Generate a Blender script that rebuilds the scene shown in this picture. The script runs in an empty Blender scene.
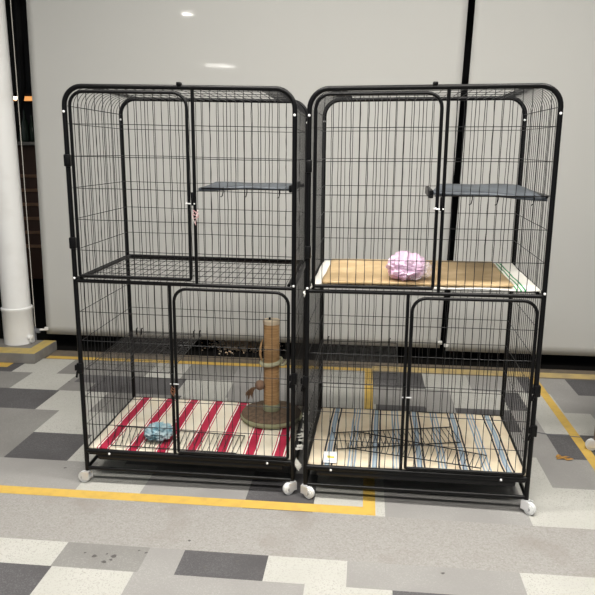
import bpy, bmesh, math, random
from mathutils import Vector, Matrix, noise
C = bpy.context.scene.collection
rnd = random.Random(7)
SC = bpy.context.scene
# ------------------------------------------------------------------ camera
cd = bpy.data.cameras.new('camera'); cam = bpy.data.objects.new('camera', cd); C.objects.link(cam)
cam.location = (0.849, -2.2515, 1.2061); cam.rotation_euler = (1.3557, -0.0077, 0.0365)
cd.sensor_width = 36.0; cd.lens = 669.75 / 595 * 36.0; cd.clip_start = 0.05; cd.clip_end = 60
SC.camera = cam
# ------------------------------------------------------------------ world and light
w = bpy.data.worlds.new('night_ambient'); SC.world = w; w.use_nodes = True
bg = w.node_tree.nodes['Background']; bg.inputs[0].default_value = (0.80, 0.86, 0.92, 1); bg.inputs[1].default_value = 0.20
SC.view_settings.view_transform = 'Standard'; SC.view_settings.look = 'None'
SC.view_settings.gamma = 1; SC.view_settings.use_curve_mapping = False
SC.view_settings.exposure = 0.24
TH = math.atan(0.066)
def st(s, t, z=0.0):      # building frame (floor tiles, facade) to world
    return Vector((s*math.cos(TH) + t*math.sin(TH), -s*math.sin(TH) + t*math.cos(TH), z))
LAMPS = [  # s, t, z, length, width, watt, turn
    (0.25, -0.40, 2.98, 1.2, 0.24, 42, 0), (2.0, -0.40, 2.98, 1.2, 0.24, 40, 0), (1.0, -2.15, 2.98, 1.2, 0.24, 62, 0),  # last one here is an added lamp, lighting the blinds from the front
    (-1.453, -3.734, 2.98, 0.16, 0.05, 10, 0), (-2.324, -9.418, 2.98, 0.62, 0.26, 18, 0)]
for s, t, z, L, W_, P, tr in LAMPS:
    ld = bpy.data.lights.new('tube_light', 'AREA'); ld.shape = 'RECTANGLE'; ld.size = L; ld.size_y = W_
    ld.energy = P; ld.color = (1.0, 0.965, 0.90)
    lo = bpy.data.objects.new('tube_light', ld); C.objects.link(lo); lo.location = st(s, t, z - 0.065); lo.rotation_euler = (0, 0, -TH)

# ------------------------------------------------------------------ materials
def mat(name, col, rough=0.6, metal=0.0, **k):
    m = bpy.data.materials.new(name); m.use_nodes = True
    nt = m.node_tree; b = nt.nodes['Principled BSDF']
    b.inputs['Base Color'].default_value = (*col, 1); b.inputs['Roughness'].default_value = rough; b.inputs['Metallic'].default_value = metal
    if 'spec' in k: b.inputs['Specular IOR Level'].default_value = k['spec']
    if 'coat' in k: b.inputs['Coat Weight'].default_value = k['coat']; b.inputs['Coat Roughness'].default_value = k.get('coat_rough', 0.08)
    if 'alpha' in k: b.inputs['Alpha'].default_value = k['alpha']
    if 'trans' in k: b.inputs['Transmission Weight'].default_value = k['trans']
    if 'emit' in k: b.inputs['Emission Color'].default_value = (*k['emit'], 1); b.inputs['Emission Strength'].default_value = k.get('estr', 1)
    if 'noise' in k:      # list of (kind, scale, amount, second colour)
        tc = nt.nodes.new('ShaderNodeTexCoord'); prev = None
        for kind, scale, lo, hi, c2 in k['noise']:
            mp = nt.nodes.new('ShaderNodeMapping'); nt.links.new(tc.outputs['Object'], mp.inputs[0])
            sc = scale if isinstance(scale, tuple) else (scale,)*3
            mp.inputs['Scale'].default_value = sc
            if kind == 'v':
                n = nt.nodes.new('ShaderNodeTexVoronoi'); n.inputs['Scale'].default_value = 1; out = n.outputs['Color']
                bw = nt.nodes.new('ShaderNodeSeparateColor'); nt.links.new(out, bw.inputs[0]); out = bw.outputs[0]
            else:
                n = nt.nodes.new('ShaderNodeTexNoise'); n.inputs['Scale'].default_value = 1; n.inputs['Detail'].default_value = 4; out = n.outputs['Fac']
            nt.links.new(mp.outputs[0], n.inputs['Vector'])
            mr = nt.nodes.new('ShaderNodeMapRange'); mr.inputs[1].default_value = lo; mr.inputs[2].default_value = hi; nt.links.new(out, mr.inputs[0])
            mx = nt.nodes.new('ShaderNodeMix'); mx.data_type = 'RGBA'; nt.links.new(mr.outputs[0], mx.inputs[0])
            if prev is None: mx.inputs[6].default_value = (*col, 1)
            else: nt.links.new(prev, mx.inputs[6])
            mx.inputs[7].default_value = (*c2, 1); prev = mx.outputs[2]
        nt.links.new(prev, b.inputs['Base Color'])
    if 'bump' in k:
        sc, strg, dist = k['bump']
        tc = nt.nodes.new('ShaderNodeTexCoord'); mp = nt.nodes.new('ShaderNodeMapping'); nt.links.new(tc.outputs['Object'], mp.inputs[0])
        mp.inputs['Scale'].default_value = sc if isinstance(sc, tuple) else (sc,)*3
        n = nt.nodes.new('ShaderNodeTexNoise'); n.inputs['Scale'].default_value = 1; nt.links.new(mp.outputs[0], n.inputs['Vector'])
        bp = nt.nodes.new('ShaderNodeBump'); bp.inputs['Strength'].default_value = strg; bp.inputs['Distance'].default_value = dist
        nt.links.new(n.outputs['Fac'], bp.inputs['Height']); nt.links.new(bp.outputs[0], b.inputs['Normal'])
    return m
M = {}
M['tileW'] = mat('pale_speckled_tile', (0.455, 0.45, 0.42), 0.7, noise=[('v', 300, 0.72, 0.95, (0.33, 0.32, 0.295)), ('n', 3.5, 0.4, 0.75, (0.40, 0.395, 0.365))])
M['tileG'] = mat('grey_tile', (0.215, 0.21, 0.20), 0.72, noise=[('v', 330, 0.6, 1.0, (0.27, 0.262, 0.25)), ('n', 3, 0.4, 0.7, (0.18, 0.172, 0.165))])
M['tileL'] = mat('mid_grey_tile', (0.275, 0.268, 0.258), 0.72, noise=[('v', 330, 0.6, 1.0, (0.33, 0.32, 0.31)), ('n', 3, 0.4, 0.7, (0.24, 0.232, 0.225))])
M['tileD'] = mat('charcoal_tile', (0.075, 0.072, 0.076), 0.7, noise=[('v', 330, 0.5, 1.0, (0.12, 0.115, 0.12)), ('n', 4, 0.45, 0.7, (0.06, 0.057, 0.06))])
M['band'] = mat('exposed_aggregate', (0.30, 0.29, 0.278), 0.75, noise=[('v', 220, 0.3, 1.0, (0.245, 0.23, 0.215)), ('v', 240, 0.88, 1.0, (0.335, 0.325, 0.31)), ('n', 3.5, 0.55, 0.78, (0.22, 0.195, 0.175))])
M['yellow'] = mat('yellow_paint', (0.58, 0.38, 0.075), 0.65, noise=[('n', 25, 0.45, 0.8, (0.47, 0.31, 0.075))])
M['yellowold'] = mat('worn_yellow_paint', (0.50, 0.37, 0.15), 0.65, noise=[('n', 12, 0.4, 0.7, (0.33, 0.26, 0.14))])
M['brownedge'] = mat('brown_concrete_edge', (0.15, 0.12, 0.085), 0.8, noise=[('n', 20, 0.4, 0.7, (0.10, 0.085, 0.07))])
M['stain'] = mat('dark_stain', (0.075, 0.07, 0.067), 0.6)
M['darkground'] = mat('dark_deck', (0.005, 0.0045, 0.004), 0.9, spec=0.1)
M['black'] = mat('black_powder_coat', (0.004, 0.004, 0.0045), 0.36, spec=0.2)
M['wire'] = mat('black_wire', (0.009, 0.009, 0.010), 0.42, spec=0.3)
M['silver'] = mat('zinc_plated_steel', (0.80, 0.80, 0.81), 0.35, 0.5)
M['rivet'] = mat('white_rivet', (0.85, 0.85, 0.85), 0.35)
M['wheel'] = mat('pale_plastic_wheel', (0.74, 0.75, 0.75), 0.3, coat=0.3)
M['hub'] = mat('grey_hub', (0.30, 0.30, 0.31), 0.4)
M['tray'] = mat('black_plastic_tray', (0.006, 0.006, 0.007), 0.33, spec=0.3)
M['blind'] = mat('off_white_blind_fabric', (0.485, 0.482, 0.462), 0.6, spec=0.2, coat=0.35, coat_rough=0.03)
M['blindbar'] = mat('white_plastic_bar', (0.72, 0.71, 0.68), 0.4)
M['cream'] = mat('cream_cotton', (0.78, 0.72, 0.60), 0.9, bump=(260, 0.4, 0.002), noise=[('n', 9, 0.42, 0.75, (0.70, 0.62, 0.48))])
M['red'] = mat('crimson_cotton', (0.42, 0.012, 0.05), 0.9, bump=(260, 0.4, 0.002))
M['whitec'] = mat('white_cotton', (0.84, 0.82, 0.76), 0.9)
M['tan'] = mat('tan_cotton', (0.86, 0.75, 0.57), 0.9, bump=(260, 0.4, 0.002), noise=[('n', 9, 0.42, 0.75, (0.72, 0.59, 0.42))])
M['blue'] = mat('faded_blue_cotton', (0.27, 0.36, 0.47), 0.9)
M['ltblue'] = mat('pale_blue_cotton', (0.42, 0.50, 0.56), 0.9)
M['blackc'] = mat('black_cotton', (0.018, 0.018, 0.025), 0.9)
M['green'] = mat('green_cotton', (0.02, 0.26, 0.09), 0.9)
M['straw'] = mat('woven_straw', (0.50, 0.37, 0.21), 0.8, noise=[('n', (6, 320, 6), 0.35, 0.7, (0.46, 0.31, 0.15)), ('n', 10, 0.5, 0.8, (0.66, 0.49, 0.29))], bump=((6, 420, 6), 0.5, 0.002))
M['sisal'] = mat('sisal_rope', (0.56, 0.36, 0.17), 0.9, noise=[('n', (8, 8, 380), 0.35, 0.65, (0.38, 0.22, 0.10))], bump=((8, 8, 380), 0.8, 0.003))
M['plushbrown'] = mat('brown_plush', (0.17, 0.115, 0.075), 1.0, noise=[('n', 60, 0.4, 0.7, (0.10, 0.07, 0.045))], bump=(200, 0.8, 0.004))
M['plushgreen'] = mat('olive_plush', (0.30, 0.31, 0.19), 1.0, bump=(200, 0.8, 0.004))
M['ropegreen'] = mat('pale_green_rope', (0.47, 0.46, 0.31), 0.9, bump=(300, 0.6, 0.003))
M['paletop'] = mat('pale_felt', (0.66, 0.55, 0.40), 0.95)
M['feather'] = mat('brown_feather', (0.13, 0.07, 0.035), 0.8)
M['ballb'] = mat('brown_yarn', (0.24, 0.15, 0.10), 0.95, bump=(150, 0.9, 0.004))
M['pink'] = mat('pink_plastic_film', (0.97, 0.70, 0.92), 0.28, alpha=0.72, coat=0.4)
M['pinkin'] = mat('lilac_plastic_film', (0.95, 0.64, 0.87), 0.4)
M['clear'] = mat('clear_plastic_film', (0.88, 0.82, 0.86), 0.25, alpha=0.28)
M['bluefilm'] = mat('blue_plastic_film', (0.28, 0.50, 0.60), 0.3, alpha=0.8, noise=[('n', 30, 0.4, 0.6, (0.58, 0.70, 0.74))])
M['shelfcover'] = mat('blue_grey_shelf_cover', (0.042, 0.051, 0.062), 0.5, noise=[('n', (14, 5, 5), 0.4, 0.7, (0.085, 0.10, 0.12))])
M['smoke'] = mat('smoky_plastic_sheet', (0.05, 0.045, 0.045), 0.35, alpha=0.13)
M['white'] = mat('white_painted_steel', (0.80, 0.80, 0.79), 0.45, noise=[('n', 6, 0.5, 0.8, (0.72, 0.71, 0.69))])
M['concrete'] = mat('grey_concrete', (0.215, 0.205, 0.19), 0.8, noise=[('n', 14, 0.35, 0.7, (0.155, 0.145, 0.135))])
M['plinthyellow'] = mat('plinth_yellow_paint', (0.50, 0.37, 0.11), 0.65, noise=[('n', 18, 0.4, 0.75, (0.37, 0.29, 0.13))])
M['cord'] = mat('pale_cord', (0.55, 0.53, 0.48), 0.7)
M['greyplastic'] = mat('grey_plastic', (0.16, 0.165, 0.18), 0.5)
M['label'] = mat('white_paper_tag', (0.85, 0.86, 0.86), 0.6)
M['labely'] = mat('yellow_print', (0.72, 0.62, 0.05), 0.6)
M['labelb'] = mat('blue_print', (0.35, 0.48, 0.66), 0.6)
M['leaf'] = mat('dry_leaf', (0.42, 0.22, 0.05), 0.8)
M['pebble'] = mat('pebbles', (0.75, 0.52, 0.32), 0.8, noise=[('v', 60, 0.2, 0.9, (0.95, 0.82, 0.65))])
M['brownpaint'] = mat('brown_painted_steel', (0.16, 0.11, 0.09), 0.55)
M['night'] = mat('dark_shop_wall', (0.010, 0.009, 0.009), 0.8)
M['wood'] = mat('dark_brown_timber', (0.09, 0.045, 0.03), 0.6)
M['woodslat'] = mat('brown_timber_slat', (0.30, 0.17, 0.10), 0.6)
M['orange'] = mat('orange_lamp', (0.9, 0.45, 0.15), 0.5, emit=(1.0, 0.42, 0.12), estr=0.75)
M['warmlamp'] = mat('warm_lamp', (1, 0.9, 0.7), 0.5, emit=(1.0, 0.82, 0.6), estr=3.0)
M['lamp'] = mat('lamp_diffuser', (1, 1, 1), 0.5, emit=(1.0, 0.965, 0.9), estr=18)
M['glassg'] = mat('green_bottle_glass', (0.03, 0.055, 0.035), 0.15)
M['greytop'] = mat('pale_table_top', (0.40, 0.38, 0.35), 0.6)
M['ceiling'] = mat('ceiling_paint', (0.45, 0.45, 0.43), 0.8)
M['twine'] = mat('red_and_white_twine', (0.55, 0.25, 0.27), 0.8, noise=[('n', 200, 0.45, 0.55, (0.75, 0.65, 0.62))])
M['browntie'] = mat('brown_tie', (0.24, 0.10, 0.05), 0.8)

# ------------------------------------------------------------------ mesh helpers
def link(name, bm, mats, parent=None, smooth=True):
    me = bpy.data.meshes.new(name); bm.normal_update(); bm.to_mesh(me); bm.free()
    for m in (mats if isinstance(mats, (list, tuple)) else [mats]): me.materials.append(M[m])
    if smooth:
        me.polygons.foreach_set('use_smooth', [True]*len(me.polygons))
        try: me.set_sharp_from_angle(angle=math.radians(40))
        except Exception: pass
    o = bpy.data.objects.new(name, me); C.objects.link(o)
    if parent is not None: o.parent = parent
    return o
def tag(o, label=None, cat=None, group=None, kind=None):
    if label: o['label'] = label
    if cat: o['category'] = cat
    if group: o['group'] = group
    if kind: o['kind'] = kind
    return o
def empty(name, loc, rz=0):
    o = bpy.data.objects.new(name, None); o.empty_display_size = 0.05; C.objects.link(o); o.location = loc; o.rotation_euler = (0, 0, rz); return o
def box(bm, lo, hi, mi=0, bev=0):
    x0, y0, z0 = lo; x1, y1, z1 = hi
    v = [bm.verts.new(p) for p in ((x0,y0,z0),(x1,y0,z0),(x1,y1,z0),(x0,y1,z0),(x0,y0,z1),(x1,y0,z1),(x1,y1,z1),(x0,y1,z1))]
    fs = [bm.faces.new([v[i] for i in q]) for q in ((3,2,1,0),(4,5,6,7),(0,1,5,4),(1,2,6,5),(2,3,7,6),(3,0,4,7))]
    for f in fs: f.material_index = mi
    if bev:
        r = bmesh.ops.bevel(bm, geom=list({e for f in fs for e in f.edges}), offset=bev, segments=2, affect='EDGES', profile=0.5)
        for f in r['faces']: f.material_index = mi
def tube(bm, pts, r, n=8, closed=False, mi=0):
    pts = [Vector(p) for p in pts]; N = len(pts); rings = []; up = None
    for i, p in enumerate(pts):
        a = pts[(i-1) % N] if (closed or i > 0) else p; b = pts[(i+1) % N] if (closed or i < N-1) else p
        d = (b - a).normalized()
        if up is None:
            up = Vector((0, 0, 1)) if abs(d.z) < 0.9 else Vector((0, 1, 0))
        u = (up - d*up.dot(d))
        if u.length < 1e-5: u = d.orthogonal()
        u.normalize(); up = u; v = d.cross(u)
        rr = r[i] if isinstance(r, (list, tuple)) else r
        rings.append([bm.verts.new(p + (u*math.cos(2*math.pi*k/n) + v*math.sin(2*math.pi*k/n))*rr) for k in range(n)])
    for i in range(N if closed else N-1):
        A, B = rings[i], rings[(i+1) % N]
        for k in range(n):
            f = bm.faces.new((A[k], A[(k+1) % n], B[(k+1) % n], B[k])); f.material_index = mi
    if not closed:
        bm.faces.new(rings[0][::-1]).material_index = mi; bm.faces.new(rings[-1]).material_index = mi
def rounded(pts, radii, seg=6):
    """polyline with filleted inner corners"""
    pts = [Vector(p) for p in pts]; out = [pts[0]]
    for i in range(1, len(pts)-1):
        r = radii[i-1]
        if r <= 0: out.append(pts[i]); continue
        a = (pts[i-1]-pts[i]).normalized(); b = (pts[i+1]-pts[i]).normalized()
        p0 = pts[i]+a*r; p1 = pts[i]+b*r; c = pts[i]+a*r+b*r
        for k in range(seg+1):
            q = math.pi/2*k/seg
            out.append(c - b*r*math.cos(q) - a*r*math.sin(q))
    out.append(pts[-1]); return out
def lathe(bm, prof, n=24, cx=0, cy=0, mi=0):
    rings = []
    for r, z in prof:
        rings.append([bm.verts.new((cx+r*math.cos(2*math.pi*k/n), cy+r*math.sin(2*math.pi*k/n), z)) for k in range(n)] if r > 1e-6 else [bm.verts.new((cx, cy, z))])
    for A, B in zip(rings[:-1], rings[1:]):
        for k in range(n):
            if len(A) == 1 and len(B) == 1: continue
            if len(A) == 1: f = bm.faces.new((A[0], B[(k+1) % n], B[k]))
            elif len(B) == 1: f = bm.faces.new((A[k], A[(k+1) % n], B[0]))
            else: f = bm.faces.new((A[k], A[(k+1) % n], B[(k+1) % n], B[k]))
            f.material_index = mi
    if len(rings[0]) > 1: bm.faces.new(rings[0][::-1]).material_index = mi
    if len(rings[-1]) > 1: bm.faces.new(rings[-1]).material_index = mi
def xform(bm, fn):
    for v in bm.verts: v.co = fn(v.co)

# ------------------------------------------------------------------ floor (building frame)
bm = bmesh.new()
def quad(s0, s1, t0, t1, mi, z=0.0):
    n = 1
    v = [bm.verts.new(st(s, t, z)) for s, t in ((s0,t0),(s1,t0),(s1,t1),(s0,t1))]
    bm.faces.new(v).material_index = mi
FM = ['tileW', 'tileG', 'tileD', 'band', 'yellow', 'brownedge', 'stain', 'yellowold', 'tileL', 'darkground']
IX = dict(W=0, G=1, D=2, B=3, L=8)
def row(t0, t1, cells, left='GWDL', right='LWGD'):
    """cells: starting s, then (kind, end s)...; extends both ways with more tiles"""
    s = cells[0]; a = s; i = 0
    while a > -4.2:
        quad(a-0.255*(1+i % 2), a, t0, t1, IX[left[i % len(left)]]); a -= 0.255*(1+i % 2); i += 1
    for k, e in cells[1:]:
        quad(s, e, t0, t1, IX[k]); s = e
    i = 0
    while s < 5.2:
        quad(s, s+0.255*(1+i % 2), t0, t1, IX[right[i % len(right)]]); s += 0.255*(1+i % 2); i += 1
row(1.17, 1.42, [-1.4, ('G',-1.17), ('D',-0.935), ('W',-0.675), ('G',-0.18), ('W',0.02), ('G',0.30), ('L',0.78), ('W',1.03), ('D',1.33), ('W',1.57), ('L',1.84), ('D',1.95), ('L',2.10), ('D',2.9)])
row(0.92, 1.17, [-1.6, ('G',-0.81), ('W',-0.555), ('G',-0.40), ('D',0.06), ('W',0.32), ('L',0.55), ('L',0.80), ('W',1.06), ('L',1.45), ('W',1.71), ('D',1.80), ('W',1.96), ('L',2.6)])
quad(-0.52, -0.16, 1.05, 1.17, 2, 0.0004)
row(0.66, 0.92, [-1.4, ('D',-0.54), ('W',-0.28), ('G',0.06), ('D',0.10), ('W',0.34), ('L',0.81), ('W',1.07), ('D',1.31), ('L',1.45), ('D',1.71), ('L',1.81), ('W',2.08), ('L',2.9)])
row(0.41, 0.66, [-1.4, ('G',-0.42), ('W',-0.15), ('W',0.05), ('G',0.6), ('W',1.07), ('L',1.45), ('L',1.81), ('D',2.6)])
row(0.16, 0.41, [-1.0, ('G',-0.42), ('D',-0.155), ('W',0.08), ('G',0.6), ('L',1.1), ('G',1.46), ('W',1.71), ('L',2.07), ('D',2.6)])
row(-0.115, 0.16, [-1.4, ('L',-0.025), ('W',0.215), ('L',0.60), ('D',0.843), ('W',1.09), ('L',1.576), ('W',2.08), ('L',2.9)])
quad(-4.2, 5.2, -0.38, -0.115, 3)
row(-0.505, -0.38, [-1.4, ('W',0.095), ('G',0.36), ('L',0.47), ('D',0.73), ('W',0.97), ('L',1.475), ('W',1.98)])
row(-0.76, -0.505, [-1.2, ('D',0.10), ('W',0.35), ('L',0.852), ('W',1.10), ('D',1.475), ('W',1.98)])
for q in range(13):
    pal = 'WGDLGWLD'; o_ = rnd.randrange(8)
    row(-1.015-0.255*q, -0.76-0.255*q, [-4.0+0.1*o_] + [(pal[(k*3+o_) % 8], -4.0+0.1*o_+0.3*(k+1)) for k in range(26)])
quad(-4.2, 5.2, 1.42, 1.59, 5)
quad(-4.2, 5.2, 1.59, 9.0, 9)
z = 0.0008
quad(-3.5, -1.0, 1.24, 1.32, 4, z); quad(-3.5, 1.014, -0.113, -0.060, 4, z); quad(1.014, 1.057, -0.113, 1.425, 4, z); quad(1.91, 1.952, -2.6, 1.425, 4, z)
quad(-0.86, 1.057, 1.425, 1.475, 4, z); quad(1.057, 5, 1.435, 1.52, 7, z)
def blot(s, t, r, mi=6):
    vs = [bm.verts.new(st(s + r*(1+0.3*math.sin(3*a+s*40))*math.cos(a), t + r*0.8*(1+0.25*math.cos(2*a+t*50))*math.sin(a), 0.0006)) for a in [2*math.pi*k/12 for k in range(12)]]
    bm.faces.new(vs).material_index = mi
for s, t, r in [(0.205,-0.443,.008),(0.239,-0.428,.004),(0.264,-0.437,.009),(0.17,-0.43,.004),(0.355,-0.409,.005),(0.245,-0.468,.008),(0.262,-0.456,.005),(0.33,-0.40,.004),(-0.136,0.10,.006),(0.55,-0.46,.006),(0.64,-0.42,.005),(-0.55,1.05,.006),(1.25,-0.41,.006),(0.47,-0.33,.005)]: blot(s, t, r)
tag(link('floor', bm, FM, smooth=False), kind='structure')

# ceiling of the walkway, above the frame
bm = bmesh.new(); box(bm, (-4.2, -10.5, 3.0), (5.2, 1.9, 3.1)); xform(bm, lambda c: st(c.x, c.y, c.z)); tag(link('ceiling', bm, 'ceiling', smooth=False), kind='structure')
for (s, t, zz, L, W_, P, tr), lb in zip(LAMPS, ['ceiling tube light above the left cage', 'ceiling tube light above the right cage', 'added ceiling tube light in front of both cages, lighting the blinds', 'small ceiling light reflected as a star in the left blind', 'far ceiling light reflected as a long streak in the left blind']):
    r = empty('ceiling_light', st(s, t, 3.0), -TH); tag(r, lb, 'ceiling light')
    b_ = bmesh.new(); box(b_, (-L/2-.03, -W_/2-.03, -0.045), (L/2+.03, W_/2+.03, 0), bev=.006); link('housing', b_, 'white', r)
    b_ = bmesh.new(); box(b_, (-L/2, -W_/2, -0.06), (L/2, W_/2, -0.045), bev=.004); link('diffuser', b_, 'lamp', r)

# back of the shop interior, far behind the blinds
bm = bmesh.new(); box(bm, (-4.2, 4.6, 0), (5.2, 4.7, 3.1)); xform(bm, lambda c: st(c.x, c.y, c.z)); tag(link('wall_back', bm, 'night', smooth=False), kind='structure')
bm = bmesh.new(); box(bm, (-4.2, 1.9, 2.6), (5.2, 4.7, 2.7)); xform(bm, lambda c: st(c.x, c.y, c.z)); tag(link('ceiling_patio', bm, 'night', smooth=False), kind='structure')

# ------------------------------------------------------------------ blinds
def blind(s0, s1, z0, z1, label, shl, shr):
    r = empty('outdoor_blind', st((s0+s1)/2, 1.62, z0), -TH); tag(r, label, 'blind', 'outdoor roller blinds')
    hw = (s1-s0)/2; b_ = bmesh.new(); nx, nz = 60, 44; V = []
    for i in range(nx+1):
        col = []
        for j in range(nz+1):
            zz = 0.003 + (z1-z0-0.003)*j/nz; x = -hw + 2*hw*i/nx + (shl+(shr-shl)*i/nx)*zz
            y = 0.004*noise.noise(Vector((x*1.1+s0, zz*0.8, 3))) + 0.0015*noise.noise(Vector((x*3, zz*6, 9)))*max(0, 1-zz/0.9)
            col.append(b_.verts.new((x, y, zz)))
        V.append(col)
    for i in range(nx):
        for j in range(nz): b_.faces.new((V[i][j], V[i+1][j], V[i+1][j+1], V[i][j+1]))
    o = link('fabric', b_, 'blind', r); md = o.modifiers.new('thickness', 'SOLIDIFY'); md.thickness = 0.002; md.offset = 0
    b_ = bmesh.new(); box(b_, (-hw, 0.004, 0.0), (hw, 0.012, 0.046), bev=0.003); link('hem_bar', b_, 'blind', r)
    for sx in (-1, 1):
        b_ = bmesh.new(); box(b_, (sx*hw-0.012, -0.008, 0.026), (sx*hw+0.012, 0.010, 0.046), bev=0.003); link('end_cap', b_, 'blindbar', r)
    b_ = bmesh.new(); tube(b_, [(-hw+.06, 0.03, z1-z0), (hw+.06, 0.03, z1-z0)], 0.05, 16); link('roller', b_, 'blindbar', r)
    return r
blind(-0.941, 1.444, 0.091, 2.45, 'wide off-white roller blind behind both cages, reflecting two lights', 0.012, 0.026)
blind(1.480, 3.93, 0.075, 2.45, 'off-white roller blind at the right edge, right of the black gap', 0.026, 0.026)

# ------------------------------------------------------------------ column, plinth, cable guide
bm = bmesh.new()
box(bm, (-1.75, 1.315, 0), (-0.872, 1.60, 0.058), mi=0, bev=0.003)
def pq(s0, s1, t0, t1):
    v = [bm.verts.new((s, t, 0.0588)) for s, t in ((s0,t0),(s1,t0),(s1,t1),(s0,t1))]; bm.faces.new(v).material_index = 1
pq(-1.74, -0.875, 1.318, 1.425); pq(-0.95, -0.875, 1.425, 1.598)
xform(bm, lambda c: st(c.x, c.y, c.z))
tag(link('column_plinth', bm, ['concrete', 'plinthyellow'], smooth=False), 'low grey concrete plinth with a yellow painted border under the white column', 'plinth')
r = empty('column', st(-1.083, 1.550, 0.058), -TH); tag(r, 'round white painted steel column standing on the concrete plinth at the left edge', 'column')
b_ = bmesh.new(); lathe(b_, [(0.087,0),(0.087,0.20),(0.091,0.205),(0.091,0.218),(0.085,0.223)], 40); link('base_sleeve', b_, 'white', r)
b_ = bmesh.new(); lathe(b_, [(0.081,0.21),(0.080,2.94)], 40); xform(b_, lambda c: Vector((c.x-0.006*c.z, c.y, c.z))); link('shaft', b_, 'white', r)
b_ = bmesh.new(); box(b_, (0.075, -0.05, 0.03), (0.103, -0.02, 0.05), bev=0.004); box(b_, (0.08, -0.044, 0.012), (0.098, -0.024, 0.034), bev=0.003); link('pipe_lug', b_, 'white', r)
r = empty('blind_guide', st(-1.02, 1.62, 0.0), -TH); tag(r, 'thin vertical guide cable with a grey bracket between the white column and the blind', 'guide cable')
b_ = bmesh.new(); tube(b_, [(0.007,0,0.13),(0.012,0,2.45)], 0.0022, 6); link('cable', b_, 'cord', r)
b_ = bmesh.new(); tube(b_, [(0.004,0,0.0),(0.004,0,0.14)], 0.006, 10); box(b_, (-0.014,-0.012,0.098), (0.036,0.012,0.124), bev=0.004); box(b_, (-0.012,-0.018,0.09), (0.004,0.018,0.132), bev=0.003); link('bracket', b_, 'greyplastic', r)
b_ = bmesh.new(); tube(b_, [(0.034,0,0.118),(0.076,0,0.120)], 0.0075, 10); link('pin', b_, 'blindbar', r)

# ------------------------------------------------------------------ the cages
W, D = 0.76, 0.536
ZT, ZM, ZB, ZL = 1.403, 0.757, 0.123, 0.055
CAGES = [dict(o=(0.0, 0.0), a=-0.0526, t=-0.0095, s=-0.001), dict(o=(0.8062, -0.064), a=-0.0908, t=0.0069, s=0.0046)]
def cworld(k, x, y, z):
    c = CAGES[k]; z = z + c['t']*(x/W-.5) + c['s']*(y/D-.5)
    return Vector((c['o'][0]+x*math.cos(c['a'])-y*math.sin(c['a']), c['o'][1]+x*math.sin(c['a'])+y*math.cos(c['a']), z))
HZ = [0.225, 0.33, 0.435, 0.54, 0.645, 0.864, 0.969, 1.074, 1.179, 1.284]
PIT = 0.0285
def wires(bm, u0, u1, z0, z1, put, r=0.0012, pit=PIT, zs=HZ, rc=0.0, corners=(), jit=0.0012, thin=None):
    """wire lattice in (u, z); put maps (u, z, off) to a point"""
    zl = [z for z in zs if z0+0.012 < z < z1-0.012]
    n = max(1, round((u1-u0)/pit)); 
    for i in range(1, n):
        u = u0 + (u1-u0)*i/n; a, b = z0, z1; ph = rnd.uniform(0, 6)
        for cu, cz in corners:           # keep inside the filleted corners
            du = rc - abs(u-cu)
            if du > 0:
                h = rc - math.sqrt(max(0, rc*rc-du*du))
                if cz > (z0+z1)/2: b = z1 - h
                else: a = z0 + h
        m = max(2, int((b-a)/0.05)); am = rnd.uniform(0.3, 1.0)*jit
        tube(bm, [put(u + am*math.sin(ph + (a+(b-a)*q/m)*60), a+(b-a)*q/m, 0) for q in range(m+1)], r, 5)
    for z in zl:
        uu0, uu1 = u0, u1
        for cu, cz in corners:
            dz = rc - abs(z-cz)
            if dz > 0:
                h = rc - math.sqrt(max(0, rc*rc-dz*dz))
                if abs(cu-u0) < abs(cu-u1): uu0 = u0 + h
                else: uu1 = u1 - h
        tube(bm, [put(uu0 + (uu1-uu0)*q/6, z + rnd.uniform(-.0008, .0008), 1) for q in range(7)], r, 5)

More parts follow.
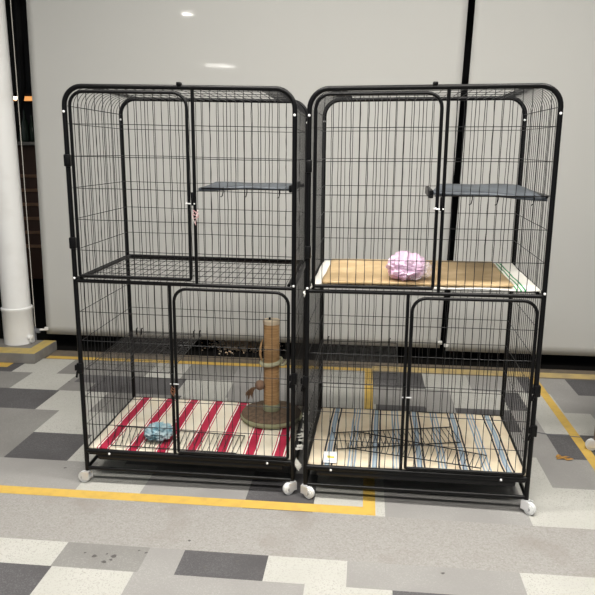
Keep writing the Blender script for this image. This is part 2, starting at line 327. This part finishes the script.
def make_cage(k, label):
    c = CAGES[k]; root = empty('pet_cage', (c['o'][0], c['o'][1], 0), c['a']); tag(root, label, 'cage', 'two-storey wire cages on casters')
    def sh(co): 
        f = min(1.0, max(0.0, (co.z-0.02)/0.03)); return Vector((co.x, co.y, co.z + f*(c['t']*(co.x/W-.5) + c['s']*(co.y/D-.5))))
    def P(name, bm, m, parent=None, sm=True):
        xform(bm, sh); return link(name, bm, m, parent or root, sm)
    R = 0.0082; FR = 0.062
    # front and back arches
    for y in (0, D):
        b = bmesh.new(); tube(b, rounded([(0,y,ZL-.008),(0,y,ZT),(W,y,ZT),(W,y,ZL-.008)], [FR, FR], 8), R, 10); P('front_frame' if y == 0 else 'back_frame', b, 'black')
        b = bmesh.new(); tube(b, [(0,y,ZM),(W,y,ZM)], 0.0068, 10); P('cross_bar', b, 'black')
        b = bmesh.new(); tube(b, [(0,y,ZB),(W,y,ZB)], 0.0085, 10); P('cross_bar', b, 'black')
        b = bmesh.new(); tube(b, [(0,y,ZL),(W,y,ZL)], 0.0068, 10); P('cross_bar', b, 'black')
    for x in (0, W):
        for z, rr in ((ZM+.004, .0068), (ZB, .008), (ZL, .0068)):
            b = bmesh.new(); tube(b, [(x,0,z),(x,D,z)], rr, 10); P('side_bar', b, 'black')
    # mid floor rails and wire deck
    zd = ZM + 0.008
    b = bmesh.new()
    for x in (0.018, W-0.018): tube(b, [(x,0.01,zd),(x,D-0.01,zd)], 0.006, 8)
    tube(b, [(0.01,D-0.014,zd),(W-0.01,D-0.014,zd)], 0.0075, 8)
    P('deck_rail', b, 'black')
    b = bmesh.new(); n = 24
    for i in range(1, n): tube(b, [(W*i/n,0.008,zd-.004),(W*i/n,D-0.01,zd-.004)], 0.0009, 5)
    for y in (0.05,0.15,0.25,0.35,0.45): tube(b, [(0.01,y,zd-.006),(W-0.01,y,zd-.006)], 0.0013, 5)
    P('wire_deck', b, 'wire')
    # jambs
    b = bmesh.new(); tube(b, [(0.428,0,ZM),(0.428,0,ZT)], 0.0058, 10); P('door_jamb', b, 'black')
    b = bmesh.new(); tube(b, [(0.332,0,ZB),(0.332,0,ZM)], 0.0058, 10); P('door_jamb', b, 'black')
    # front fixed panels
    b = bmesh.new(); wires(b, 0.428, W, ZM, ZT, lambda u, z, o: (u, 0.002+o*.0022, z), rc=FR, corners=[(W, ZT)]); P('mesh_panel', b, 'wire')
    b = bmesh.new(); wires(b, 0, 0.332, ZB, ZM, lambda u, z, o: (u, 0.002+o*.0022, z)); P('mesh_panel', b, 'wire')
    # back panel
    b = bmesh.new(); wires(b, 0, W, ZB, ZT, lambda u, z, o: (u, D-.002-o*.0022, z), rc=FR, corners=[(0, ZT), (W, ZT)], zs=HZ+[0.756]); P('mesh_panel', b, 'wire')
    # side panels: wires bend over the shoulder onto the roof
    for x, sx in ((0, 1), (W, -1)):
        b = bmesh.new(); n = 17; 
        for i in range(1, n):
            y = D*i/n; ph = rnd.uniform(0, 6); x1 = x+sx*0.0035
            pts = rounded([(x1,y,ZB),(x1,y,ZT-.003),(x+sx*0.115,y,ZT-.003)], [FR], 7)
            low = [Vector((x1, y+0.001*math.sin(ph+60*(ZB+(ZT-.08-ZB)*q/24)), ZB+(ZT-.08-ZB)*q/24)) for q in range(25)]
            tube(b, low + pts[1:], 0.0011, 5)
        for z in HZ + [0.756]: tube(b, [(x+sx*.0055, D*q/5, z) for q in range(6)], 0.0011, 5)
        tube(b, [(x+sx*.003, 0, ZT-FR), (x+sx*.003, D, ZT-FR)], 0.0014, 5)
        P('side_mesh', b, 'wire')
    b = bmesh.new(); n = 24
    for i in range(3, n-2): tube(b, [(W*i/n,0,ZT-.004),(W*i/n,D,ZT-.004)], 0.0011, 5)
    for y in (0.105,0.21,0.315,0.42): tube(b, [(0.06,y,ZT-.002),(W-.06,y,ZT-.002)], 0.0012, 5)
    P('roof_mesh', b, 'wire')
    # doors
    def door(x0, x1, z0, z1, rounds, hinge_x, latch_x, latch_z):
        b = bmesh.new(); y = -0.004; ra = 0.045
        loop = [];
        cs = [(x0,z0),(x0,z1),(x1,z1),(x1,z0)]; rs = [ra if q in rounds else 0.006 for q in range(4)]
        N = 4; out = []
        for q in range(4):
            p = Vector((cs[q][0], y, cs[q][1])); a = Vector((cs[q-1][0], y, cs[q-1][1])); e = Vector((cs[(q+1) % 4][0], y, cs[(q+1) % 4][1]))
            out += rounded([a, p, e], [rs[q]], 6)[1:-1]
        tube(b, out, 0.0056, 10, closed=True); d = P('door', b, 'black')
        b = bmesh.new(); cor = [cs[q] for q in rounds]
        wires(b, x0, x1, z0, z1, lambda u, z, o: (u, y+.001+o*.0022, z), rc=ra, corners=cor); P('door_mesh', b, 'wire', d)
        sx = 1 if latch_x > hinge_x else -1
        b = bmesh.new(); tube(b, [(latch_x-sx*.010, y-.006, latch_z),(latch_x+sx*.022, y-.006, latch_z)], 0.0022, 8); tube(b, [(latch_x-sx*.004,y-.006,latch_z),(latch_x-sx*.004,y-.014,latch_z+.004)], 0.002, 6)
        P('latch', b, 'silver', d)
        b = bmesh.new(); box(b, (latch_x+sx*.013-.004, y-.010, latch_z-.006), (latch_x+sx*.013+.004, y+.004, latch_z+.038), bev=.002); P('catch', b, 'black', d)
        return d
    door(0.020, 0.409, 0.776, 1.386, [1, 2], 0.02, 0.409, 1.033)
    door(0.347, 0.743, 0.140, 0.742, [1, 2], 0.743, 0.347, 0.40)
    # joint clamps
    for x, y, z in ((-.002,-.002,1.165),(-.002,-.002,0.888),(-.004,-.002,0.44),(W+.002,-.002,0.44),(W+.002,-.002,1.18 if k == 0 else .30)):
        if x > 0.5 and z > 1 : continue
        b = bmesh.new(); box(b, (x-.0085, y-.010, z-.020), (x+.0125, y+.011, z+.020), bev=.004)
        if z < 0.5: box(b, (x-.016, y-.008, z-.009), (x-.008, y+.008, z+.012), bev=.002); tube(b, [(x-.008, y-.004, z-.012), (x-.012, y-.004, z-.034)], 0.004, 8)
        P('clamp', b, 'black')
    b = bmesh.new(); box(b, (0.378,-.011,ZT+.004), (0.394,.011,ZT+.016), bev=.003); P('clip', b, 'black')
    # rivets
    b = bmesh.new()
    rv = [(0,0,1.322),(W,0,1.322),(0,D,1.322),(W,D,1.322),(0,0,0.767),(W,0,0.767),(0.09,-.002,ZB-.004),(W-.09,-.002,ZB-.004)]
    for q, (x, y, z) in enumerate(rv):
        b2 = bmesh.new(); lathe(b2, [(0.0042,0),(0.0040,.0025),(0.0022,.004),(0,.0045)], 12)
        for v in b2.verts: v.co = Vector((v.co.x+x, y-0.0078-v.co.z, v.co.y+z))
        P('rivet', b2, 'rivet')
    b.free()
    # tray
    b = bmesh.new(); box(b, (0.035, 0.004, 0.083), (W-.035, D-.012, 0.112), bev=.012); P('tray', b, 'tray')
    b = bmesh.new(); box(b, (0.006, 0.006, 0.104), (W-.006, D-.006, 0.119), bev=.003); P('tray', b, 'tray')
    # upper shelf, slung from the mesh
    x0f, x0b = (0.436, 0.392) if k == 0 else (0.392, 0.45)
    zs_ = 1.094 if k == 0 else 1.082
    b = bmesh.new(); n = 14; m = 6; V = {}
    for i in range(n+1):
        for j in range(m+1):
            fx = i/n; fy = j/m; xs = x0f+(x0b-x0f)*fy; x = xs+(W-.010-xs)*fx; y = 0.02+(D-.04)*fy
            z = zs_ + 0.002*math.sin(fx*3.1) - 0.0018*math.sin(fx*9+fy*4) + ((0.004-.018*fx)*(1-fy) if k else -0.012*fy-0.010*(1-fx)*(1-fy))
            V[i,j] = b.verts.new((x, y, z))
    for i in range(n):
        for j in range(m): b.faces.new((V[i,j], V[i+1,j], V[i+1,j+1], V[i,j+1]))
    s_ = P('shelf', b, 'shelfcover'); md = s_.modifiers.new('thickness', 'SOLIDIFY'); md.thickness = 0.010; md.offset = -1
    b = bmesh.new()
    for x in (0.52, 0.60, 0.71): tube(b, [(x,0.02,zs_-.006),(x,0.02,zs_-.02),(x-.003,0.02,zs_-.034),(x-.009,0.021,zs_-.038)], 0.0018, 6)
    tube(b, [(x0f+.01,0.018,zs_-.010),(W-.01,0.018,zs_-.010)], 0.002, 6); tube(b, [(W-.012,0.018,zs_-.012),(W-.012,D-.03,zs_-.012)], 0.004, 6)
    P('shelf_hook', b, 'black', s_)
    if k == 1:
        b = bmesh.new(); box(b, (x0f-.008, 0.015, zs_-.018), (x0f+.006, 0.24, zs_+.008), bev=.003); P('shelf_end', b, 'black', s_)
    else:
        b = bmesh.new(); box(b, (W-.02, 0.015, zs_-.018), (W-.010, 0.35, zs_+.006), bev=.003); P('shelf_end', b, 'black', s_)
    # lower smoky shelf
    zl = 0.432; xa, xb = (0.012, 0.315)
    b = bmesh.new(); box(b, (xa, 0.012, zl-.001), (xb, D-.012, zl+.001)); s2 = P('ledge', b, 'smoke')
    b = bmesh.new(); tube(b, [(xa,.012,zl),(xb,.012,zl),(xb,D-.012,zl),(xa,D-.012,zl)], 0.0018, 6, closed=True)
    for q in range(1, 8): tube(b, [(xa, .012+(D-.024)*q/8, zl), (xb, .012+(D-.024)*q/8, zl)], 0.0006, 5)
    for q in range(1, 9): tube(b, [(xa+(xb-xa)*q/9, .012, zl), (xa+(xb-xa)*q/9, D-.012, zl)], 0.0006, 5)
    P('ledge_wire', b, 'wire', s2)
    for x in ((0.028, 0.05, 0.28, 0.305) if k == 0 else (0.03, 0.285)):
        b = bmesh.new(); tube(b, [(x,D-.012,zl-.012),(x,D-.008,zl+.014),(x+.004,D-.004,zl+.016)], 0.003, 6)
        P('ledge_hook', b, 'black', s2)
    # casters
    angs = ([2.9, 3.75, 0.6, -0.6] if k == 0 else [-0.55, -0.75, 0.6, -0.6])
    for (x, y), an in zip(((0,0),(W,0),(0,D),(W,D)), angs):
        b = bmesh.new(); ca, sa = math.cos(an), math.sin(an)
        zc = 0.0218; off = 0.016
        box(b, (-.010,-.010,.044), (.010,.010,.049)); 
        for sd in (-1, 1): box(b, (-.011, sd*.0125-.001, .016), (off+.003, sd*.0125+.001, .046))
        for v in b.verts: v.co = Vector((x+v.co.x*ca-v.co.y*sa, y+v.co.x*sa+v.co.y*ca, v.co.z))
        cs = link('caster', b, 'silver', root, False)
        b = bmesh.new(); lathe(b, [(0.004,-.0105),(0.014,-.0105),(0.016,-.007),(0.0200,-.0085),(0.0218,-.006),(0.0218,.006),(0.0200,.0085),(0.016,.007),(0.014,.0105),(0.004,.0105)], 28)
        for v in b.verts:
            q = Vector((v.co.x+off, v.co.z, v.co.y+zc)); v.co = Vector((x+q.x*ca-q.y*sa, y+q.x*sa+q.y*ca, q.z))
        link('wheel', b, 'wheel', cs)
        b = bmesh.new(); lathe(b, [(0.0, -.0125), (0.007, -.0125), (0.007, .0125), (0.0, .0125)], 16)
        for v in b.verts:
            q = Vector((v.co.x+off, v.co.z, v.co.y+zc)); v.co = Vector((x+q.x*ca-q.y*sa, y+q.x*sa+q.y*ca, q.z))
        link('hub', b, 'hub', cs)
    return root
make_cage(0, 'left black two-storey wire cage holding the red-striped mat and cat scratching post')
make_cage(1, 'right black two-storey wire cage holding the straw mat and blue-striped mat')

# ------------------------------------------------------------------ mats
def cloth_grid(name, k, x0, x1, y0, y1, z, brk, base, mats, label, cat, thick=0.010, wav=0.003, fr=None, warp=None, seed=0, tb=None):
    """brk: list of (start, end, material index) across x; others take index base"""
    xs = {x0, x1}
    for a, e, _ in brk: xs.update((a, e))
    xs = sorted(xs); full = [xs[0]]
    for a, e in zip(xs[:-1], xs[1:]):
        n = max(1, int((e-a)/0.012)); full += [a+(e-a)*q/n for q in range(1, n+1)]
    ny = 36; V = []; o0 = cworld(k, (x0+x1)/2, (y0+y1)/2, z); root = empty(name, o0, CAGES[k]['a']); tag(root, label, cat)
    bm = bmesh.new(); inv = root.matrix_basis.inverted(); 
    inv = (Matrix.Translation(o0) @ Matrix.Rotation(CAGES[k]['a'], 4, 'Z')).inverted()
    for x in full:
        col = []
        for j in range(ny+1):
            y = y0+(y1-y0)*j/ny; ex = 0
            wx = 0.0035*noise.noise(Vector((x*5+seed, y*7, 1))) + (warp(x, y) if warp else 0)
            wy = 0.005*noise.noise(Vector((x*9, seed, j//ny))) if j in (0, ny) else 0
            wz = wav*(0.6+noise.noise(Vector((x*8, y*9, seed)))) 
            col.append(bm.verts.new(inv @ cworld(k, x+wx, y+wy, z+thick+wz)))
        V.append(col)
    for i in range(len(full)-1):
        xm = (full[i]+full[i+1])/2; mi = base
        for a, e, q in brk:
            if a <= xm <= e: mi = q
        for j in range(ny): bm.faces.new((V[i][j], V[i+1][j], V[i+1][j+1], V[i][j+1])).material_index = mi
    o = link('cloth', bm, mats, root); md = o.modifiers.new('thickness', 'SOLIDIFY'); md.thickness = thick*0.8; md.offset = -1
    if fr:
        bm = bmesh.new()
        for (x, y, dx, dy, dz, L) in fr:
            for q in range(8):
                p = cworld(k, x, y+rnd.uniform(-.006, .006), z+thick*.6); p2 = cworld(k, x+dx*.5+rnd.uniform(-.003, .003), y+dy*.5+rnd.uniform(-.008, .008), z+thick*.6+dz*.5)
                p3 = cworld(k, x+dx+rnd.uniform(-.004, .004), y+dy+rnd.uniform(-.012, .012), z+thick*.5+dz*rnd.uniform(.8, 1.2))
                tube(bm, [inv @ p, inv @ p2, inv @ p3], [0.0026, 0.0024, 0.0016], 5)
        tag(link('fringe', bm, 'whitec', root), kind='stuff')
    return root
ZF = 0.119
brk = []
for c_ in (0.060, 0.170, 0.277, 0.385, 0.494, 0.600, 0.708):
    brk += [(c_-.0245, c_-.0205, 1), (c_-.0205, c_-.0160, 2), (c_-.0160, c_+.0160, 1), (c_+.0160, c_+.0205, 2), (c_+.0205, c_+.0245, 1)]
fr = [(W-.012, 0.02+0.0265*q, 0.036, 0, 0.012-0.03*rnd.random() - (0.035 if q < 3 else 0), 1) for q in range(20)]
cloth_grid('striped_mat', 0, 0.006, W-.008, 0.010, 0.530, ZF, brk, 0, ['cream', 'red', 'whitec'], 'cream cotton mat with crimson stripes in the lower left cage', 'mat', wav=0.004, fr=fr, seed=3)
brk = []
for q, c_ in enumerate((0.075, 0.160, 0.243, 0.320, 0.400, 0.478, 0.555, 0.630, 0.700)):
    if q % 2 == 0: brk += [(c_-.0195, c_-.0130, 1), (c_-.009, c_-.002, 2), (c_-.002, c_+.003, 3), (c_+.003, c_+.009, 2), (c_+.0130, c_+.0195, 1)]
    else: brk += [(c_-.014, c_-.008, 2), (c_-.003, c_+.003, 3), (c_+.008, c_+.014, 2)]
fr = [(0.010, 0.02+0.026*q, -0.018, 0, -0.008-0.02*rnd.random(), 1) for q in range(20)]
cloth_grid('striped_mat', 1, 0.008, W-.006, 0.010, 0.530, ZF, brk, 0, ['tan', 'blackc', 'blue', 'ltblue', 'whitec'], 'tan cotton mat with blue and black stripes in the lower right cage', 'mat', wav=0.004, fr=fr, seed=8, warp=lambda x, y: -0.02*(x-.3)*(y-.25))
# upper right: white cloth with green bands and straw mat on it
ZU = ZM + 0.0095
brk = [(0.674, 0.679, 1), (0.687, 0.692, 1), (0.700, 0.706, 1)]
fr = [(W-.012, 0.03+0.05*q, 0.024, 0, -0.012-0.03*rnd.random(), 1) for q in range(3)] + [(0.014, 0.01+0.03*q, -0.026, -.004, -0.012-0.035*rnd.random(), 1) for q in range(3)]
c2 = cloth_grid('cotton_cloth', 1, 0.010, W-.010, 0.012, 0.520, ZU, brk, 0, ['whitec', 'green'], 'white cotton cloth with thin green stripes under the straw mat', 'cloth', thick=0.006, wav=0.004, fr=fr, seed=5)
c2s = bmesh.new()
for x0 in (0.50, 0.525, 0.545):   # green end marks near the back edge
    vs = [cworld(1, x, y, ZU+.0145) for x, y in ((x0,.490),(x0+.014,.490),(x0+.014,.516),(x0,.516))]
    iv = (Matrix.Translation(c2.location) @ Matrix.Rotation(CAGES[1]['a'], 4, 'Z')).inverted()
    c2s.faces.new([c2s.verts.new(iv @ v) for v in vs])
o = link('woven_mark', c2s, 'green', c2); md = o.modifiers.new('thickness', 'SOLIDIFY'); md.thickness = 0.001
m_ = cloth_grid('straw_mat', 1, 0.045, 0.668, 0.022, 0.485, ZU+.011, [], 0, ['straw'], 'tan woven straw mat lying on the white cloth in the upper right cage', 'mat', thick=0.008, wav=0.002, seed=11)

# ------------------------------------------------------------------ crumpled plastic
def crumple(name, k, x, y, z, r, sq, mats, label, cat, seed, amp=0.28, fq=2.2, extra=None):
    root = empty(name, cworld(k, x, y, z), 0.0); tag(root, label, cat)
    def blob(nm, rr, sqz, m, sd, am, parent, dz=0, dx=0):
        b = bmesh.new(); bmesh.ops.create_icosphere(b, subdivisions=5, radius=1)
        for v in b.verts:
            n = v.co.normalized(); q = n*fq + Vector((sd, sd*2, 0))
            f = 1 + am*(abs(noise.noise(q))*-1.8+0.35) + am*0.45*(0.3-abs(noise.noise(Vector((q.x*1.6, q.y*1.6, q.z*3.4))+Vector((5,5,5))))*1.7) + am*.10*noise.noise(q*6)
            v.co = Vector((n.x*rr*f + dx, n.y*rr*f, n.z*rr*f*sqz)); 
        lo = min(v.co.z for v in b.verts); fl = rr*0.16
        for v in b.verts: v.co.z = max(0.0, v.co.z-lo-fl) + dz
        return link(nm, b, m, parent)
    blob('film', r, sq, mats[0], seed, amp, root)
    if len(mats) > 1: blob('inner_film', r*.78, sq*.8, mats[1], seed+4, amp*1.1, root, 0.003, -.006)
    if len(mats) > 2: blob('loose_film', r*.92, sq*.9, mats[2], seed+9, amp*1.2, root, 0.002, r*.35)
    return root
crumple('plastic_bag', 1, 0.325, 0.078, ZU+.0225, 0.063, 0.74, ['pink', 'pinkin', 'clear'], 'crumpled pink plastic bag on the straw mat in the upper right cage', 'bag', 3.1, 0.34, 1.5)
crumple('plastic_bag', 0, 0.243, 0.105, ZF+.024, 0.050, 0.50, ['bluefilm'], 'crumpled blue plastic bag lying on the red-striped mat', 'bag', 7.7, 0.6, 2.6)

# ------------------------------------------------------------------ wire ramps lying on the mats
def ramp(k, A0, A1, B0, B1, z, n, label, hooks):
    """two rails A0-A1 and B0-B1 in cage coordinates, rungs between"""
    o0 = cworld(k, A0[0], A0[1], z); root = empty('wire_ramp', o0, 0); tag(root, label, 'ramp', None)
    iv = Matrix.Translation(o0).inverted()
    def pt(p, dz=0): return iv @ cworld(k, p[0], p[1], p[2]+dz)
    b = bmesh.new()
    for a, e in ((A0, A1), (B0, B1)):
        pts = [Vector(a).lerp(Vector(e), q/8) for q in range(9)]
        tube(b, [pt(p) for p in pts], 0.0021, 6)
        if hooks: tube(b, [pt(a), pt((a[0]-.006, a[1], a[2]+.004)), pt((a[0]-.007, a[1]+.002, a[2]+.022))], 0.0016, 6)
    link('rail', b, 'wire', root)
    b = bmesh.new()
    for q in range(n+1):
        f = q/n; a = Vector(A0).lerp(Vector(A1), f); e = Vector(B0).lerp(Vector(B1), f); tube(b, [pt(a, .002), pt(e, .002)], 0.0014, 5)
    link('rungs', b, 'wire', root); return root
z = ZF+.019
ramp(0, (0.049,0.197,z), (0.559,0.170,z), (0.085,0.022,z), (0.555,0.016,z), z, 26, 'straight black wire ramp lying on the red-striped mat', False)
ramp(1, (0.080,0.262,z), (0.533,0.372,z), (0.102,0.120,z), (0.560,0.235,z), z, 24, 'black wire ramp lying under the other one on the blue-striped mat', True)
ramp(1, (0.165,0.272,z+.006), (0.640,0.120,z+.006), (0.150,0.118,z+.006), (0.606,0.018,z+.006), z, 24, 'black wire ramp crossing on top of the other on the blue-striped mat', True)
# paper tag
o0 = cworld(1, 0.085, 0.022, ZF+.021); r = empty('paper_tag', o0, -0.05); tag(r, 'small white paper tag with yellow print at the front of the blue-striped mat', 'tag'); r.rotation_euler = (0.35, 0, -0.05)
b = bmesh.new(); box(b, (-.024,-.012,0), (.024,.042,.0015)); link('paper', b, 'label', r, False)
b = bmesh.new(); box(b, (-.010,.010,.0015), (.014,.018,.0019)); box(b, (-.012,.016,.0015), (.000,.021,.0019)); link('yellow_print', b, 'labely', r, False)
for y_, x_ in ((-.004,.002),):
    b = bmesh.new(); box(b, (-.017,y_,.0015), (x_,y_+.002,.0019)); link('blue_print', b, 'labelb', r, False)

# ------------------------------------------------------------------ cat scratching post
o0 = cworld(0, 0.637, 0.368, ZF+.0165); r = empty('scratching_post', o0, CAGES[0]['a']); tag(r, 'sisal cat scratching post with round plush base on the red-striped mat', 'scratching post')
b = bmesh.new(); lathe(b, [(0.113,0),(0.124,0.004),(0.127,0.014),(0.122,0.023),(0.10,0.021)], 48); link('base_rim', b, 'plushgreen', r)
b = bmesh.new(); lathe(b, [(0.118,0.010),(0.123,0.024),(0.117,0.032),(0.100,0.036),(0.0,0.038)], 48)
xform(b, lambda c: c + Vector((0,0,0.0025*noise.noise(c*60)))); link('base_top', b, 'plushbrown', r)
b = bmesh.new(); prof = [(0.0325,0.03)]
for q in range(100):
    zz = 0.03 + 0.385*q/100; prof += [(0.0305, zz), (0.0325, zz+0.00193)]
prof += [(0.0305, 0.414)]; lathe(b, prof, 28); link('post', b, 'sisal', r)
b = bmesh.new(); lathe(b, [(0.0335,0.034),(0.0345,0.04),(0.0345,0.06),(0.0325,0.065)], 28); link('post_collar', b, 'plushgreen', r)
b = bmesh.new(); lathe(b, [(0.0328,0.400),(0.0340,0.404),(0.0335,0.417),(0.0,0.419)], 28); link('cap', b, 'paletop', r)
b = bmesh.new(); lathe(b, [(0.0045,0.417),(0.005,0.422),(0.004,0.428),(0,0.429)], 12, -.006, -.006); link('spring_knob', b, 'black', r)
b = bmesh.new(); tube(b, [(0.040*math.cos(a), 0.040*math.sin(a), 0.243+0.007*math.sin(a*1+1)) for a in [2*math.pi*q/24 for q in range(24)]], 0.0085, 8, closed=True)
tube(b, [(0.036,-.02,.236),(0.052,-.02,.236),(0.062,-.015,.252)], [.007,.006,.004], 8); link('rope_ring', b, 'ropegreen', r)
b = bmesh.new(); tube(b, [(-.037,-.014,.250),(-.044,-.012,.275),(-.042,-.008,.31),(-.035,-.004,.335)], [.003,.005,.004,.002], 8); link('rope_end', b, 'sisal', r)
b = bmesh.new(); tube(b, [(-.036,-.01,.235),(-.040,-.02,.20),(-.044,-.022,.165)], 0.0012, 6); link('string', b, 'blackc', r)
b = bmesh.new(); bmesh.ops.create_uvsphere(b, u_segments=24, v_segments=16, radius=0.0205); xform(b, lambda c: c*(1+0.04*noise.noise(c*120)) + Vector((-.044,-.022,.148))); link('ball', b, 'ballb', r)
b = bmesh.new()
for q in range(9):
    dx = rnd.uniform(-.02,.006); l_ = rnd.uniform(.03,.055); p = Vector((-.058,-.026,.140))
    tube(b, [p, p+Vector((-.012+dx*.3,-.004+rnd.uniform(-.006,.006),.002-l_*.2)), p+Vector((-.020+dx,rnd.uniform(-.01,.01),-l_*.65)), p+Vector((-.018+dx*1.3,rnd.uniform(-.012,.012),-l_))], [.0015,.0045,.0035,.0006], 6)
link('feather_tuft', b, 'feather', r)

# ties on the latches
def tie(k, x, z, m, label, h):
    o0 = cworld(k, x, -0.012, z); r = empty('string_tie', o0, 0); tag(r, label, 'string tie'); b = bmesh.new()
    for q in range(3):
        pts = [(0.0075*math.cos(a)*(1+.2*q), 0.013+0.0115*math.sin(a), -.004*q+h*(-.12*q)+ .004*math.sin(a*2+q)) for a in [2*math.pi*i/12 for i in range(12)]]
        tube(b, pts, 0.0014, 5, closed=True)
    tube(b, [(-.004,0,0),(-.008,-.003,-h*.4),(-.001,-.003,-h*.8),(.003,0,-h)], 0.0013, 5); tube(b, [(.004,0,0),(.006,-.003,-h*.5),(.001,-.003,-h*.9)], 0.0013, 5)
    link('loop', b, m, r); return r
tie(0, 0.430, 1.008, 'twine', 'red and white string tied around the upper door jamb of the left cage', .045)
tie(0, 0.336, 0.385, 'browntie', 'brown string tied around the lower door jamb of the left cage', .03)

# ------------------------------------------------------------------ floor litter, pebbles, cart
o0 = Vector((1.835, 0.287, 0.0)); r = empty('dry_leaves', o0, 0); tag(r, 'dried orange-brown leaf sprig on the tiles right of the cages', 'leaf')
for q, (dx, dy, an, L) in enumerate([(0,0,0.1,.05),(.012,.014,2.8,.045),(.02,-.008,-.3,.04),(-.01,.018,.5,.03)]):
    b = bmesh.new(); pts = []; n = 6
    up = []; dn = []
    for i in range(n+1):
        f = i/n; wd = 0.006*math.sin(math.pi*f)+.0006; x = L*(f-.5); z0 = 0.0025+0.006*abs(math.sin(f*3+q))
        for lst, sg in ((up, 1), (dn, -1)): lst.append(b.verts.new((dx+x*math.cos(an)-sg*wd*math.sin(an), dy+x*math.sin(an)+sg*wd*math.cos(an), z0+.001*sg)))
    for i in range(n): b.faces.new((dn[i], dn[i+1], up[i+1], up[i]))
    o = link('leaflet', b, 'leaf', r); md = o.modifiers.new('thickness', 'SOLIDIFY'); md.thickness = 0.0008
b = bmesh.new(); tube(b, [st(1.72,0.70,.002), st(1.76,0.67,.002), st(1.83,0.645,.002), st(1.95,0.635,.002)], 0.0022, 6); tag(link('thin_cord', b, 'greyplastic'), 'thin grey cord lying on the tiles beside the yellow line at right', 'cord')

b = bmesh.new()
for q in range(1000):
    s = 0.24 + rnd.gauss(0, .085); t = 1.84 + rnd.gauss(0, .07); rr = rnd.uniform(.004, .008)
    h = 0.03*math.exp(-((s-.24)/.1)**2-((t-1.84)/.09)**2)*rnd.random()
    mt = Matrix.Translation(st(s, t, rr*.6+h)) @ Matrix.Rotation(rnd.random()*6, 4, 'Z') @ Matrix.Diagonal((1.2, .9, .7, 1))
    bmesh.ops.create_icosphere(b, subdivisions=1, radius=rr, matrix=mt)
tag(link('pebbles', b, 'pebble'), 'loose pale brown pebbles on the dark ground beneath the blind', 'pebbles', kind='stuff')

r = empty('trolley', (2.205, 0.42, 0), -0.62); tag(r, 'brown steel trolley at the right edge with only its white-wheeled caster in view', 'trolley')
for (x, y) in ((-.14,-.16),(.30,-.16),(-.14,.24),(.30,.24)):
    b = bmesh.new(); tube(b, [(x,y,.048),(x,y,.75)], 0.011, 10); link('leg', b, 'brownpaint', r)
    b = bmesh.new(); box(b, (x-.011,y-.011,.042), (x+.011,y+.011,.05)); 
    for sd in (-1,1): box(b, (x-.026, y+sd*.0125-.001, .016), (x+.010, y+sd*.0125+.001, .046))
    cs = link('caster', b, 'silver', r, False)
    b = bmesh.new(); lathe(b, [(0.004,-.0105),(0.014,-.0105),(0.016,-.007),(0.0225,-.008),(0.0245,-.006),(0.0245,.006),(0.0225,.008),(0.016,.007),(0.014,.0105),(0.004,.0105)], 28)
    for v in b.verts: v.co = Vector((x-.016+v.co.x, y+v.co.z, v.co.y+.0245))
    link('wheel', b, 'wheel', cs)
for zz in (.36, .74):
    b = bmesh.new(); box(b, (-.15,-.17,zz), (.31,.25,zz+.018), bev=.003); link('shelf', b, 'brownpaint', r)

# ------------------------------------------------------------------ dim café seen through the gap at left
def at(u_x, z_, y_=4.0): return Vector((u_x, y_, z_))
r = empty('bar_counter', (-1.98, 4.12, 0), 0); tag(r, 'dark timber counter with a pale top far behind the left gap', 'counter')
b = bmesh.new(); box(b, (-.45,-.2,0), (.35,.2,1.24), bev=.004); link('body', b, 'wood', r)
b = bmesh.new(); box(b, (-.5,-.28,1.24), (.4,.24,1.27), bev=.004); link('top', b, 'greytop', r)
b = bmesh.new()
for q in range(6): box(b, (-.45,-.225,.30+.13*q), (.35,-.2,.33+.13*q), bev=.003)
link('slats', b, 'woodslat', r)
for q, (x, h) in enumerate([(-1.93,.24),(-1.88,.28),(-1.83,.24)]):
    b = bmesh.new(); lathe(b, [(0.026,0),(0.028,.01),(0.028,h*.6),(0.011,h*.78),(0.011,h),(0,h)], 16)
    o = link('bottle', b, 'glassg'); o.location = (x, 4.02-.03*(q % 2), 1.27)
    tag(o, ['dark green bottle on the counter, leftmost of three', 'tallest dark green bottle on the counter, between two shorter ones', 'dark green bottle on the counter, nearest the blind edge'][q], 'bottle', 'bottles on the counter')
r = empty('light_bar', (-1.92, 4.35, 1.68), 0); tag(r, 'orange glowing strip light behind the left gap', 'light')
b = bmesh.new(); box(b, (-.36,-.02,-.02), (.36,.02,.02), bev=.004); link('glow_strip', b, 'orange', r)
b = bmesh.new(); box(b, (-.36,.02,-.03), (.36,.25,.05), bev=.004); link('holder', b, 'night', r)
r = empty('pendant_lamp', (-1.955, 4.0, 1.66), 0); tag(r, 'small warm pendant lamp behind the left gap', 'lamp')
b = bmesh.new(); bmesh.ops.create_uvsphere(b, u_segments=16, v_segments=10, radius=.02); link('bulb', b, 'warmlamp', r)
b = bmesh.new(); tube(b, [(0,0,.018),(0,0,.94)], .003, 6); lathe(b, [(0.022,.012),(0.012,.04),(0.004,.045)], 16); link('flex', b, 'black', r)
b = bmesh.new(); tube(b, [(-2.05,3.7,0),(-1.90,3.7,1.1),(-1.745,3.7,1.75),(-1.73,3.7,2.6)], .03, 8); tag(link('prop_pole', b, 'night'), 'dark leaning pole in front of the orange strip light', 'pole')
o = empty('wall_lamp', (2.07, 4.56, .72), 0); tag(o, 'dim orange lamp seen through the gap between the blinds', 'lamp')
b = bmesh.new(); box(b, (-.05,-.03,-.04), (.05,.04,.04), bev=.005); link('shade', b, 'orange', o)
